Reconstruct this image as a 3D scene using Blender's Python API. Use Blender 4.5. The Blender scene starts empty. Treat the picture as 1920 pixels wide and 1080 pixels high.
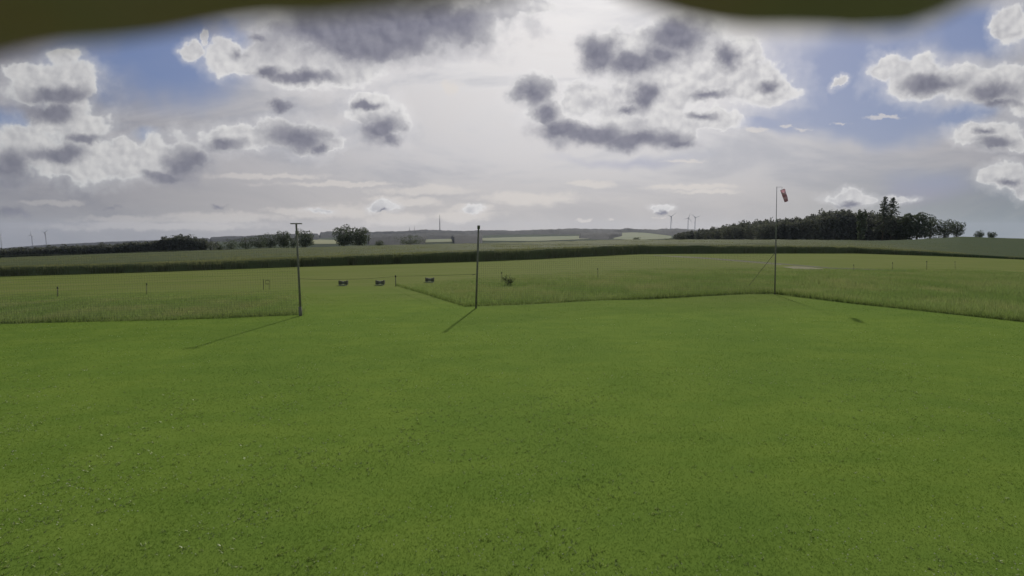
import bpy, math, random
import numpy as np
from mathutils import Vector, Matrix, noise as mnoise
random.seed(7); rng = np.random.default_rng(11)
R = math.radians
S = bpy.context.scene
COL = S.collection

# ------------------------------------------------------------------ camera
CAMH, PITCH, F = 4.0, R(6.12), 960.0
cs, sn = math.cos(PITCH), math.sin(PITCH)
cam = bpy.data.cameras.new('camera'); cob = bpy.data.objects.new('camera', cam); COL.objects.link(cob)
cob.location = (0, 0, CAMH); cob.rotation_euler = (R(90) - PITCH, 0, 0)
cam.sensor_width = 36; cam.lens = 18; cam.clip_start = 0.02; cam.clip_end = 30000
cam.dof.use_dof = True; cam.dof.focus_distance = 22; cam.dof.aperture_fstop = 1.25
S.camera = cob
S.render.resolution_x, S.render.resolution_y = 1024, 576
S.view_settings.view_transform = 'Standard'; S.view_settings.look = 'None'
S.view_settings.exposure = 0; S.view_settings.gamma = 1; S.view_settings.use_curve_mapping = False
S.cycles.volume_max_steps = 64; S.cycles.volume_bounces = 1; S.cycles.max_bounces = 8
S.cycles.transparent_max_bounces = 16

# ------------------------------------------------------------------ light
SUN_AZ, SUN_EL = R(8.5), R(33)          # azimuth to the right of +Y
SKY = 0.10
sun = bpy.data.lights.new('sun', 'SUN'); so = bpy.data.objects.new('sun', sun); COL.objects.link(so)
sun.energy = 3.5; sun.angle = R(1.4); sun.color = (1, .93, .82)
sd = Vector((math.sin(SUN_AZ) * math.cos(SUN_EL), math.cos(SUN_AZ) * math.cos(SUN_EL), math.sin(SUN_EL)))
so.rotation_euler = sd.to_track_quat('Z', 'Y').to_euler(); so.location = (0, 0, 50)

def lin(c):
    return tuple((v / 255 / 12.92) if v <= 10 else ((v / 255 + .055) / 1.055) ** 2.4 for v in c)

class NT:
    """small helper to wire shader nodes"""
    def __init__(s, tree): s.t = tree; s.n = tree.nodes; s.l = tree.links
    def node(s, typ, **kw):
        n = s.n.new(typ)
        for k, v in kw.items(): setattr(n, k, v)
        return n
    def put(s, sock, v):
        if hasattr(v, 'is_output') or isinstance(v, bpy.types.NodeSocket): s.l.new(v, sock)
        elif isinstance(v, (tuple, list)) and len(v) == 3 and sock.type == 'RGBA': sock.default_value = (*v, 1)
        else: sock.default_value = v
    def m(s, op, a, b=None, c=None, clamp=False):
        n = s.node('ShaderNodeMath', operation=op, use_clamp=clamp)
        for i, v in enumerate((a, b, c)):
            if v is not None: s.put(n.inputs[i], v)
        return n.outputs[0]
    def v(s, op, a, b=None, c=None):
        n = s.node('ShaderNodeVectorMath', operation=op)
        for i, x in enumerate((a, b, c)):
            if x is not None: s.put(n.inputs[i], x)
        return n.outputs['Value'] if op in ('LENGTH', 'DOT_PRODUCT', 'DISTANCE') else n.outputs[0]
    def mix(s, f, a, b):
        n = s.node('ShaderNodeMix', data_type='RGBA')
        s.put(n.inputs[0], f); s.put(n.inputs[6], a); s.put(n.inputs[7], b)
        return n.outputs[2]
    def rng(s, x, a, b, c=0., d=1., smooth=True):
        n = s.node('ShaderNodeMapRange', interpolation_type='SMOOTHSTEP' if smooth else 'LINEAR')
        s.put(n.inputs[0], x)
        for i, q in enumerate((a, b, c, d)): n.inputs[i + 1].default_value = q
        return n.outputs[0]
    def noise(s, vec, scale, detail=4, rough=.55, color=False, dist=0.):
        n = s.node('ShaderNodeTexNoise'); n.inputs['Scale'].default_value = scale
        n.inputs['Detail'].default_value = detail; n.inputs['Roughness'].default_value = rough
        n.inputs['Distortion'].default_value = dist
        if vec is not None: s.put(n.inputs['Vector'], vec)
        return n.outputs['Color' if color else 'Fac']

def make_world():
    w = bpy.data.worlds.new('World'); S.world = w; w.use_nodes = True
    N = NT(w.node_tree); N.n.clear()
    sky = N.node('ShaderNodeTexSky', sky_type='NISHITA', sun_disc=False)
    sky.sun_elevation = SUN_EL; sky.sun_rotation = SUN_AZ; sky.air_density = 1.2; sky.dust_density = 1.5
    co = N.node('ShaderNodeTexCoord').outputs['Generated']
    sx = N.node('ShaderNodeSeparateXYZ'); N.put(sx.inputs[0], co); X, Y, Z = sx.outputs
    front = N.rng(Y, .12, .25)
    Ys = N.m('MAXIMUM', Y, .12)
    u = N.m('DIVIDE', X, Ys); v = N.m('DIVIDE', Z, Ys)
    cb = N.node('ShaderNodeCombineXYZ'); N.put(cb.inputs[0], u); N.put(cb.inputs[1], v); P = cb.outputs[0]
    def uv(px, py):
        d = (px - 960, 960 * cs + (540 - py) * sn, -960 * sn + (540 - py) * cs)
        return d[0] / d[1], d[2] / d[1]
    # ragged cauliflower outlines
    n1 = N.noise(P, 9, 3, .6, True); n2 = N.noise(P, 26, 8, .68, True)
    vor = N.node('ShaderNodeTexVoronoi'); N.put(vor.inputs['Vector'], P); vor.inputs['Scale'].default_value = 34
    d1 = N.v('MULTIPLY', N.v('SUBTRACT', n1, (.5, .5, .5)), (.055, .040, 0))
    d2 = N.v('MULTIPLY', N.v('SUBTRACT', n2, (.5, .5, .5)), (.040, .036, 0))
    PA = N.v('ADD', N.v('ADD', P, d1), d2)
    PB = N.v('ADD', N.v('ADD', N.v('ADD', P, (.003, .006, 0)), d1), N.v('MULTIPLY', d2, (1.3, .9, 0)))
    PV = N.v('ADD', P, N.v('MULTIPLY', N.v('SUBTRACT', N.noise(P, 3.5, 4, .55, True), (.5, .5, .5)), (.35, .16, 0)))
    def field(Q, blobs):
        cur = None
        for b in blobs:
            cx, cy, rx, ry = b[:4]
            a, c = uv(cx, cy); sx_, sy_ = 960 / rx, 960 / ry
            q = N.v('LENGTH', N.v('MULTIPLY_ADD', Q, (sx_, sy_, 0), (-a * sx_, -c * sy_, 0)))
            if len(b) > 4: q = N.m('ADD', q, b[4])
            if cur is None: cur = q
            else:
                sm = N.node('ShaderNodeMath', operation='SMOOTH_MIN'); N.put(sm.inputs[0], cur); N.put(sm.inputs[1], q)
                sm.inputs[2].default_value = .22; cur = sm.outputs[0]
        return cur
    A = [(105,150,80,34),(60,165,45,25),(150,160,40,22),(120,105,35,15),(45,135,40,20),
         (125,205,46,28,-.1),(150,240,55,34,-.1),(100,230,40,25),(40,262,55,33),(30,305,45,35),(85,290,42,38),
         (150,300,85,38,-.1),(215,305,75,34,-.1),(240,285,35,20),(120,320,50,20),(300,288,48,32),(340,290,42,38),
         (428,258,48,27),(470,262,40,20),(520,250,44,28),(575,255,64,32),(625,270,32,16),(700,200,44,30),(737,235,32,36),(680,190,26,18),
         (355,92,20,20),(378,66,8,10),(430,92,44,24),(450,112,60,24),(520,110,60,40),(580,120,85,42),(650,125,75,36),(560,60,90,40),
         (700,60,190,55),(860,45,110,38),(960,15,90,18),
         (1000,170,46,36),(1020,210,40,32),(1070,240,50,20),(1180,200,115,55),(1100,185,50,38),(1250,160,105,62),(1330,120,80,72),(1400,150,88,48),(1450,168,48,26),
         (1280,60,80,48),(1160,90,62,42),(1330,225,62,26),(1250,245,80,26),(1390,100,40,40),
         (1662,128,36,24),(1720,145,70,36),(1790,155,70,35),(1860,160,60,34),(1915,172,40,40),(1900,52,34,40),
         (1573,153,15,11),(1830,250,52,18),(1868,252,48,25),(1910,268,25,15),(1890,330,50,24),(1860,330,25,16),(1915,352,20,22),
         (1595,374,46,13),(1600,364,20,13),(1690,372,34,8),(1240,383,22,6),(722,388,26,10),(600,395,26,6,.1),(890,393,18,6,.1)]
    B = [(110,170,64,16,-.1),(100,205,44,18,-.1),(28,312,40,32,-.1),(112,286,50,15,-.1),(165,258,38,9),(345,300,42,36,-.1),(318,326,38,11),(425,264,42,15),(560,250,66,25,-.1),(600,268,32,11),
         (725,240,34,28,-.1),(742,258,18,14),(690,187,28,8),(700,42,190,52,-.25),(665,80,95,26,-.2),(600,48,115,38,-.1),(810,30,120,34,-.15),(490,62,40,14,.3),(450,92,22,14,.25),
         (572,136,72,11),(500,126,30,12),(530,195,18,11),(1000,168,38,29),(1022,205,26,28),(1045,236,46,18),(1120,246,84,22,-.1),(1200,257,92,19,-.1),(1265,262,40,9),
         (1130,92,42,32),(1195,112,60,20),(1270,58,52,38),(1240,98,50,26),(1215,175,28,26),(1330,177,40,9),(1372,100,22,26),(1440,152,34,11,.15),(1322,216,32,9),(1180,196,26,9,.2),
         (1760,152,64,18),(1860,166,60,20),(1880,186,40,12),(1872,262,38,11),(1855,240,22,8,.2),(1895,335,28,9,.2),(1592,378,30,7,.1),(1242,386,10,4),(206,382,24,6,.42),(416,380,22,5,.42),(30,392,50,10,.3),
         (725,390,12,4,.2)]
    T = [(1108,345,48,6),(1290,350,75,6),(1320,360,60,5),(1420,243,16,4),(1470,238,14,3),(1505,243,22,2.5),(1658,220,32,2.5),(1570,232,14,2.5),(845,165,15,15),(1275,303,50,3),
         (650,398,70,14),(560,394,60,7),(800,356,90,10),(640,345,120,5),(300,424,200,8),(1100,413,14,2.5),(1150,412,9,2.5),(1235,408,8,2),(500,330,120,5),(740,410,60,12),(880,392,50,9),(90,380,60,5),(610,402,60,9),(880,404,60,10),(400,408,120,10),(1000,372,120,12),(220,412,90,7),(780,378,70,9)]
    BL = [(290,115,190,85),(400,70,90,40),(1590,140,215,98),(1810,70,150,60),(1600,214,250,46),(1400,235,120,22,.2),(1800,215,120,30,.2),(30,215,60,50,.4),(1730,330,170,55,.45),(1180,290,260,22,.5),(250,240,70,20,.5)]
    fa = field(PA, A); fb = field(PB, B); ft = field(N.v('ADD', P, N.v('MULTIPLY', d2, (2.2, .8, 0))), T); fbl = field(PV, BL)
    el = v
    # thin high veil: milky towards the sun and the horizon, cooler away from it
    ctr = (math.tan(SUN_AZ), math.tan(SUN_EL) / math.cos(SUN_AZ), 0)
    ds = N.v('LENGTH', N.v('MULTIPLY', N.v('SUBTRACT', P, ctr), (.9, 1., 0)))
    glow = N.rng(ds, 1.12, .0)
    veilc = N.mix(glow, lin((122, 124, 136)), lin((252, 249, 248)))
    low = N.rng(el, .16, .0)
    vn = N.noise(N.v('MULTIPLY', P, (1, 3.2, 1)), 2.6, 6, .6, dist=.6)
    veilc = N.mix(N.m('MULTIPLY', N.rng(vn, .38, .66), .30), veilc, lin((214, 208, 205)))
    veilc = N.mix(N.m('MULTIPLY', N.rng(vn, .52, .34), .38), veilc, lin((146, 150, 164)))
    veilc = N.mix(N.m('MULTIPLY', low, .62), veilc, N.mix(N.rng(u, .35, 1.0), N.mix(N.rng(u, -.2, -1.0), lin((184, 178, 173)), lin((124, 126, 132))), lin((118, 132, 134))))
    bluec = N.mix(.75, N.v('MULTIPLY', sky.outputs[0], (SKY, SKY, SKY)), lin((66, 90, 150)))
    base = N.mix(N.m('MULTIPLY', N.rng(fbl, 1.25, .45), .92), veilc, bluec)
    fT = N.m('SUBTRACT', N.noise(N.v('MULTIPLY', P, (.55, 1.6, 1)), 15, 8, .64), .5)
    ft = N.m('SUBTRACT', ft, N.m('MULTIPLY', fT, 2.6))
    base = N.mix(N.m('MULTIPLY', N.m('MULTIPLY', N.rng(ft, 1.35, .5), N.rng(u, -1.1, 0, .3, 1.)), .55), base, lin((222, 215, 208)))
    # cumulus: bright thin edges, soft modelling inside, purple-grey bases
    side = N.rng(ds, 1.25, .35)
    def vor(Q, sc):
        n = N.node('ShaderNodeTexVoronoi', voronoi_dimensions='2D', feature='SMOOTH_F1'); n.inputs['Scale'].default_value = sc
        n.inputs['Smoothness'].default_value = .35; N.put(n.inputs['Vector'], Q); return N.m('SUBTRACT', .42, n.outputs['Distance'])
    def texture(Q):                 # fbm body with cauliflower knobs of two sizes
        f = N.m('SUBTRACT', N.noise(Q, 15, 8, .55), .5)
        b = N.m('ADD', N.m('MULTIPLY', vor(Q, 26), .55), N.m('MULTIPLY', vor(Q, 62), .40))
        return f, b
    Q0 = N.v('ADD', P, N.v('MULTIPLY', d2, (.55, .55, 0)))
    f0, b0 = texture(Q0)
    Q1 = N.v('ADD', Q0, N.v('MULTIPLY', N.v('NORMALIZE', N.v('SUBTRACT', ctr, P)), (.010, .010, 0)))
    f1, b1 = texture(Q1)
    dens = lambda f, b: N.m('ADD', N.m('MULTIPLY', f, 1.5), N.m('MULTIPLY', b, .36))
    rel = N.m('SUBTRACT', dens(f0, b0), dens(f1, b1))                 # billows lit from the sun's side
    dA = N.m('ADD', N.m('SUBTRACT', .98, fa), dens(f0, b0))
    dB = N.m('ADD', N.m('SUBTRACT', .98, fb), N.m('ADD', N.m('MULTIPLY', f0, 1.7), N.m('MULTIPLY', b0, .35)))
    light = N.rng(N.m('ADD', N.m('MULTIPLY', rel, .85), N.m('MULTIPLY', b0, .22)), -.34, .30)
    body = N.mix(light, lin((182, 181, 186)), lin((228, 226, 225)))
    body = N.mix(N.m('MULTIPLY', N.m('SUBTRACT', 1, side), .38), body, lin((142, 145, 146)))
    body = N.mix(N.m('MULTIPLY', N.rng(dA, .30, .0), .65), body, N.mix(side, lin((200, 202, 202)), lin((244, 242, 241))))
    base = N.mix(N.m('MULTIPLY', N.rng(dA, -.75, .15), .42), base, N.mix(side, lin((186, 188, 192)), lin((228, 225, 226))))
    col = N.mix(N.m('MULTIPLY', N.rng(dA, -.11, .17), .95), base, body)
    dk = N.mix(light, lin((110, 111, 127)), lin((134, 134, 147)))
    dk = N.mix(N.m('MULTIPLY', N.m('SUBTRACT', 1, side), .35), dk, lin((100, 103, 110)))
    col = N.mix(N.m('MULTIPLY', N.rng(dB, -.48, .78), .96), col, dk)
    # the rest of the dome
    bn = N.noise(co, 3.2, 6, .6)
    back = N.mix(N.rng(bn, .42, .6), N.v('MULTIPLY', sky.outputs[0], (SKY, SKY, SKY)), lin((176, 176, 182)))
    col = N.mix(front, back, col)
    bg = N.node('ShaderNodeBackground'); N.put(bg.inputs[0], N.v('MULTIPLY', col, (1 / SKY,) * 3)); bg.inputs[1].default_value = SKY
    out = N.node('ShaderNodeOutputWorld'); N.l.new(bg.outputs[0], out.inputs[0])
    w.cycles.sampling_method = 'MANUAL'; w.cycles.sample_map_resolution = 1024
make_world()

# ------------------------------------------------------------------ geometry of the land
def C(pts):
    xs, ys = zip(*pts); xs = np.array(xs, float); ys = np.array(ys, float)
    return lambda x: np.interp(x, xs, ys)
def kk(u): return .01875 * ((np.clip(u, -1.2, 1.2) - .094) / 1.1) ** 2
def ray(px, py):
    px = np.asarray(px, float); py = np.asarray(py, float)
    return px - 960 + 0 * py, F * cs + (540 - py) * sn + 0 * px, -F * sn + (540 - py) * cs + 0 * px
def gp(px, py):                       # a sight line meets the airfield's grass
    dx, dy, dz = ray(px, py); t = CAMH / (-dz - kk(dx / dy) * dy)
    return np.stack([t * dx, t * dy, CAMH + t * dz], -1)
def at(px, py, Y):
    dx, dy, dz = ray(px, py); t = Y / dy
    return np.stack([t * dx, Y + 0 * t, CAMH + t * dz], -1)
def pxu(u): return 960 + 961 * u
def zrow(row, Y):                     # height seen on a sight-line row at distance Y
    dy = F * cs + (540 - row) * sn; dz = -F * sn + (540 - row) * cs
    return CAMH + dz / dy * Y

Bc = C([(-700,560),(-100,522),(0,518),(280,510),(560,500),(900,490),(1000,486),(1200,476),(1453,475),(1600,475),(1750,480),(1920,487),(2050,494),(2500,520)])
Tc = C([(-700,535),(-100,501),(0,498),(280,491),(560,480),(900,467),(1200,457),(1453,459),(1600,461),(1750,470),(1850,478),(1920,482),(2050,490),(2500,517)])
Kc = C([(-700,505),(-100,488),(0,483),(240,474),(480,466),(700,460),(900,456),(1180,449),(1500,449),(1650,451),(1720,448),(1800,443),(1920,447),(2050,452),(2500,470)])
Rc = C([(-700,490),(-300,472),(0,464),(60,459),(100,456),(240,450),(320,447),(480,441),(560,438),(700,436),(800,434),(900,434),(1000,433),(1060,431),(1250,431),(1400,433),(1600,440),(1800,452),(2200,460)])
D2c = C([(-700,120),(0,130),(900,165),(1400,205),(1700,220),(1920,225),(2500,200)])
def D1c(px): return gp(px, Bc(px))[..., 1]
def hcrop(px):
    d = D1c(px); return zrow(Tc(px), d) - zrow(Bc(px), d)
def polar(X, Y):
    X = np.asarray(X, float); Y = np.asarray(Y, float)
    ph = np.arctan2(X, Y); r = np.hypot(X, Y); lim = R(52)
    pc = np.clip(ph, -lim, lim); return np.tan(pc), r * np.cos(pc)
def zg(X, Y):
    u, Ye = polar(X, Y); px = pxu(u); d1 = D1c(px); d2 = D2c(px)
    z0 = -kk(u) * Ye
    h = hcrop(px); z1 = -kk(u) * d1; z2 = zrow(Kc(px), d2) - h
    t = np.clip((Ye - d1) / (d2 - d1), 0, 1); zc = z1 + (z2 - z1) * t
    K3 = Kc(px) + 2.5; RR = Rc(px)
    r0 = 437 - (z2 - CAMH) / d2 * 954
    rows = [r0, K3, K3 + 1, np.maximum(K3, RR + 24) + 8, RR + 24, RR + 4, RR + 6, RR + 30]
    Ys = [d2, d2 + 15, 480 + 0 * d2, 750 + 0 * d2, 1200 + 0 * d2, 4000 + 0 * d2, 4600 + 0 * d2, 7000 + 0 * d2]
    row = rows[0]
    for i in range(7):
        tt = np.clip((Ye - Ys[i]) / (Ys[i + 1] - Ys[i]), 0, 1)
        row = np.where(Ye > Ys[i], rows[i] + (rows[i + 1] - rows[i]) * tt, row)
    zf = zrow(row, Ye)
    return np.where(Ye < d1, z0, np.where(Ye < d2, zc, zf))

# ------------------------------------------------------------------ mesh helpers
def tag(o, label=None, cat=None, group=None, kind=None):
    for k, v in (('label', label), ('category', cat), ('group', group), ('kind', kind)):
        if v: o[k] = v
    return o
def link(name, me, mat=None, parent=None, smooth=False):
    o = bpy.data.objects.new(name, me); COL.objects.link(o)
    if mat: me.materials.append(mat)
    if parent: o.parent = parent; o.matrix_parent_inverse = Matrix.Translation(-Vector(parent.location)) if False else Matrix()
    if smooth: me.shade_smooth()
    return o
def np_mesh(name, V, faces):
    """faces: (n,k) int array"""
    me = bpy.data.meshes.new(name); V = np.asarray(V, np.float32); faces = np.asarray(faces, np.int32)
    n, k = faces.shape
    me.vertices.add(len(V)); me.vertices.foreach_set('co', V.ravel())
    me.loops.add(n * k); me.loops.foreach_set('vertex_index', faces.ravel())
    me.polygons.add(n); me.polygons.foreach_set('loop_start', np.arange(0, n * k, k, dtype=np.int32))
    me.update(calc_edges=True); return me
def grid_mesh(name, V):               # V (a,b,3)
    a, b = V.shape[:2]; idx = np.arange(a * b).reshape(a, b)
    f = np.stack([idx[:-1, :-1], idx[1:, :-1], idx[1:, 1:], idx[:-1, 1:]], -1).reshape(-1, 4)
    return np_mesh(name, V.reshape(-1, 3), f)
class MB:
    """collects boxes and tubes into one mesh"""
    def __init__(s): s.v = []; s.f = []
    def box(s, c, d, rz=0.):
        n = len(s.v); m = Matrix.Rotation(rz, 3, 'Z')
        for x in (-.5, .5):
            for y in (-.5, .5):
                for z in (-.5, .5): s.v.append(tuple(Vector(c) + m @ Vector((x * d[0], y * d[1], z * d[2]))))
        s.f += [tuple(n + i for i in q) for q in ((0,1,3,2),(4,6,7,5),(0,4,5,1),(2,3,7,6),(0,2,6,4),(1,5,7,3))]
        return s
    def tube(s, a, b, r0, r1=None, n=8, cap=True):
        a, b = Vector(a), Vector(b); r1 = r0 if r1 is None else r1; d = (b - a).normalized()
        x = d.orthogonal().normalized(); y = d.cross(x); k = len(s.v)
        for p, r in ((a, r0), (b, r1)):
            for i in range(n):
                t = 2 * math.pi * i / n; s.v.append(tuple(p + x * r * math.cos(t) + y * r * math.sin(t)))
        for i in range(n): s.f.append((k + i, k + (i + 1) % n, k + n + (i + 1) % n, k + n + i))
        if cap: s.f.append(tuple(range(k + n - 1, k - 1, -1))); s.f.append(tuple(range(k + n, k + 2 * n)))
        return s
    def build(s, name, mat, parent=None, smooth=False, org=None):
        me = bpy.data.meshes.new(name); o_ = Vector(parent.location) if parent else (Vector(org) if org is not None else Vector())
        me.from_pydata([tuple(Vector(p) - o_) for p in s.v], [], s.f); me.update()
        o = bpy.data.objects.new(name, me); COL.objects.link(o); me.materials.append(mat)
        if parent: o.parent = parent
        elif org is not None: o.location = org
        if smooth: me.shade_smooth()
        return o
def thing(name, loc, label, cat, group=None):
    o = bpy.data.objects.new(name, None); COL.objects.link(o); o.location = loc; o.empty_display_size = .3
    return tag(o, label, cat, group)

def mat(name, c1, c2=None, scale=3., rough=.85, transl=0., island=0., spec=.2, c3=None, scale3=.05, bump=0., tint=(1.1, 1.15, .7)):
    m = bpy.data.materials.new(name); m.use_nodes = True; N = NT(m.node_tree); N.n.clear()
    pos = N.node('ShaderNodeNewGeometry').outputs['Position']
    col = c1
    if c2: col = N.mix(N.rng(N.noise(pos, scale, 5, .6), .35, .65), c1, c2)
    if c3: col = N.mix(N.rng(N.noise(pos, scale3, 4, .55), .42, .62), col, c3)
    if island:
        g = N.node('ShaderNodeNewGeometry').outputs['Random Per Island']
        f = N.rng(g, 0, 1, 1 - island, 1 + island, False); cm = N.node('ShaderNodeCombineXYZ')
        for i in range(3): N.put(cm.inputs[i], f)
        col = N.v('MULTIPLY', col, cm.outputs[0]) if not isinstance(col, tuple) else N.v('MULTIPLY', cm.outputs[0], col)
    p = N.node('ShaderNodeBsdfPrincipled'); N.put(p.inputs['Base Color'], col)
    p.inputs['Roughness'].default_value = rough; p.inputs['Specular IOR Level'].default_value = spec
    if bump:
        b = N.node('ShaderNodeBump'); b.inputs['Strength'].default_value = bump; b.inputs['Distance'].default_value = .05
        N.put(b.inputs['Height'], N.noise(pos, scale * 3, 6, .7)); N.l.new(b.outputs[0], p.inputs['Normal'])
    sh = p.outputs[0]
    if transl:
        t = N.node('ShaderNodeBsdfTranslucent')
        N.put(t.inputs[0], N.v('MULTIPLY', col, tint))
        mx = N.node('ShaderNodeMixShader'); mx.inputs[0].default_value = transl
        N.l.new(sh, mx.inputs[1]); N.l.new(t.outputs[0], mx.inputs[2]); sh = mx.outputs[0]
    o = N.node('ShaderNodeOutputMaterial'); N.l.new(sh, o.inputs[0]); return m

M = {}
def ground_mat():
    m = bpy.data.materials.new('mown_grass'); m.use_nodes = True; N = NT(m.node_tree); N.n.clear()
    pos = N.node('ShaderNodeNewGeometry').outputs['Position']; sx = N.node('ShaderNodeSeparateXYZ'); N.put(sx.inputs[0], pos)
    fine = N.noise(pos, 14, 6, .75); mid = N.noise(N.v('MULTIPLY', pos, (.45, 1, 1)), 1.1, 6, .65); big = N.noise(pos, .16, 4, .6)
    near = N.mix(N.rng(mid, .32, .68), (.102, .164, .026), (.127, .188, .031))
    near = N.mix(N.m('MULTIPLY', N.rng(big, .38, .66), .45), near, (.082, .140, .024))
    far = N.mix(N.rng(N.noise(N.v('MULTIPLY', pos, (.12, 1, 1)), .9, 5, .6), .35, .65), (.106, .138, .032), (.134, .154, .046))
    wob = N.m('ADD', sx.outputs[1], N.m('MULTIPLY', N.noise(pos, .12, 3), 14))
    c = N.mix(N.rng(wob, 30, 52), near, far)
    c = N.mix(N.rng(sx.outputs[1], 300, 900), c, N.mix(N.rng(N.noise(pos, .004, 3), .4, .6), (.035, .048, .032), (.045, .060, .036)))
    c = N.mix(N.m('MULTIPLY', N.rng(fine, .5, .72), .22), c, N.v('MULTIPLY', c, (.6, .62, .6)))
    p = N.node('ShaderNodeBsdfPrincipled'); N.put(p.inputs['Base Color'], c); p.inputs['Roughness'].default_value = 1
    p.inputs['Specular IOR Level'].default_value = .02
    p.inputs['Sheen Weight'].default_value = .0; p.inputs['Sheen Roughness'].default_value = .6; p.inputs['Sheen Tint'].default_value = (.8, .95, .4, 1)
    b = N.node('ShaderNodeBump'); b.inputs['Strength'].default_value = .3; b.inputs['Distance'].default_value = .02
    N.put(b.inputs['Height'], fine); N.l.new(b.outputs[0], p.inputs['Normal'])
    o = N.node('ShaderNodeOutputMaterial'); N.l.new(p.outputs[0], o.inputs[0]); return m
M['ground'] = ground_mat()
M['blade'] = mat('lawn_blades', (.102, .165, .025), (.126, .186, .029), 1.2, .8, .42, .14, .04, c3=(.088, .154, .029), scale3=.16)
M['meadow'] = mat('tall_grass', (.195, .250, .110), (.240, .256, .138), .35, .7, .42, .22, .1, c3=(.160, .220, .088), scale3=.16)
def crop_mat():
    m = mat('crop_leaves', (.086, .110, .050), (.104, .124, .060), .25, .8, .40, .14, .08)
    N = NT(m.node_tree); p = next(n for n in N.n if n.type == 'BSDF_PRINCIPLED'); old = p.inputs['Base Color'].links[0].from_socket
    g = N.node('ShaderNodeNewGeometry'); sx = N.node('ShaderNodeSeparateXYZ'); N.put(sx.inputs[0], g.outputs['Position'])
    e = N.m('SUBTRACT', sx.outputs[0], N.m('MULTIPLY', sx.outputs[1], .35)); new = N.mix(N.rng(e, 35, 70), old, (.066, .100, .044))
    for q in list(p.inputs['Base Color'].links): N.l.remove(q)
    N.put(p.inputs['Base Color'], new); return m
M['crop'] = crop_mat()
M['stem'] = mat('crop_stems', (.155, .165, .098), (.18, .185, .12), .15, .8, .5, .18, .12)
M['leaf'] = mat('broad_leaves', (.070, .088, .068), (.088, .104, .080), .3, .7, .30, .45, .2)
M['leaf_dark'] = mat('wood_leaves', (.105, .110, .115), (.125, .130, .130), .1, .8, .32, .45, .15)
M['needle'] = mat('needles', (.080, .090, .075), (.10, .11, .09), .4, .7, .2, .4, .2)
M['bark'] = mat('bark', (.08, .065, .05), (.12, .10, .08), 2, .9)
M['farwood'] = mat('far_wood', (.010, .013, .020), (.018, .022, .026), .012, .95, .0, .0, .1)
M['post'] = mat('weathered_post', (.11, .115, .08), (.16, .155, .115), 9, .85)
M['metal'] = mat('dull_metal', (.25, .25, .26), (.35, .35, .36), 6, .45)
M['net'] = mat('net_cord', (.10, .115, .085), None)
M['rope'] = mat('rope', (.06, .06, .045), None)
M['white'] = mat('turbine_white', (.50, .50, .51), (.56, .56, .56), .02, .5)
M['mast'] = mat('mast_grey', (.10, .10, .11), (.13, .13, .14), .02, .6)
M['dark'] = mat('dark_board', (.075, .082, .050), (.10, .10, .065), 6, .8)
M['pale'] = mat('pale_board', (.30, .31, .28), (.40, .40, .37), 6, .7)
M['hood'] = mat('grimy_overhang', (.37, .27, .54), (.39, .29, .56), 9, .9, c3=(.43, .27, .50), scale3=5., bump=.3)
M['flower'] = mat('clover_heads', (.45, .46, .34), (.55, .56, .45), 30, .8, .3)
M['weed'] = mat('lawn_weeds', (.19, .25, .07), (.24, .29, .11), 8, .45, .35, .5, .5)
M['dirt'] = mat('track_earth', (.125, .125, .065), (.165, .155, .095), 1.5, .95, bump=.5)
M['ditch'] = mat('track_rut', (.045, .055, .022), (.065, .07, .03), .8, .95)
M['field1'] = mat('hay_field', (.15, .165, .07), (.19, .19, .095), .008, .95)
M['field2'] = mat('pasture', (.085, .115, .050), (.12, .135, .062), .006, .95)
M['field3'] = mat('ploughed_field', (.17, .14, .10), (.19, .155, .115), .01, .95)
M['wall'] = mat('render_wall', (.7, .7, .68), (.78, .78, .75), .5, .8)
M['roof'] = mat('roof_tiles', (.14, .09, .075), (.18, .12, .09), .5, .8)

# ------------------------------------------------------------------ ground
def build_ground():
    ph = np.concatenate([np.linspace(-50, 50, 401), np.linspace(56, 304, 32)]); ph = np.radians(np.append(ph, 310))
    r = np.concatenate([[.05], np.geomspace(1, 9500, 260)])
    PH, RR = np.meshgrid(ph, r, indexing='ij'); X, Y = RR * np.sin(PH), RR * np.cos(PH)
    Z = zg(X, Y)
    V = np.stack([X, Y, Z], -1); me = grid_mesh('ground', V)
    o = link('ground', me, M['ground'], smooth=True); tag(o, kind='structure')
build_ground()

def sheet(name, x0, x1, top, bot, Mt, lift=.02, nx=60, ny=8, kind='structure'):
    xs = np.linspace(x0, x1, nx); V = np.zeros((nx, ny, 3))
    for j, t in enumerate(np.linspace(0, 1, ny)):
        V[:, j] = gp(xs, bot(xs) + (top(xs) - bot(xs)) * t); V[:, j, 2] += lift
    me = grid_mesh(name, V); return tag(link(name, me, Mt, smooth=True), kind=kind)
sheet('track', 1225, 1700, C([(1225,478.5),(1300,481.5),(1453,493),(1560,502),(1700,507)]), C([(1225,479.4),(1300,483.0),(1453,494.9),(1560,504.0),(1700,508)]), M['ditch'], .01)
sheet('track_verge', 1240, 1465, C([(1240,479.6),(1300,483.2),(1453,495.2),(1465,496)]), C([(1240,480.1),(1330,485.9),(1453,496.0),(1465,497)]), M['dirt'], .014)
sheet('bare_earth', 1468, 1545, C([(1468,500.5),(1490,499.5),(1520,501),(1545,504.2)]), C([(1468,501),(1490,504.5),(1520,505.5),(1545,504.8)]), M['dirt'], .018)

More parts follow.
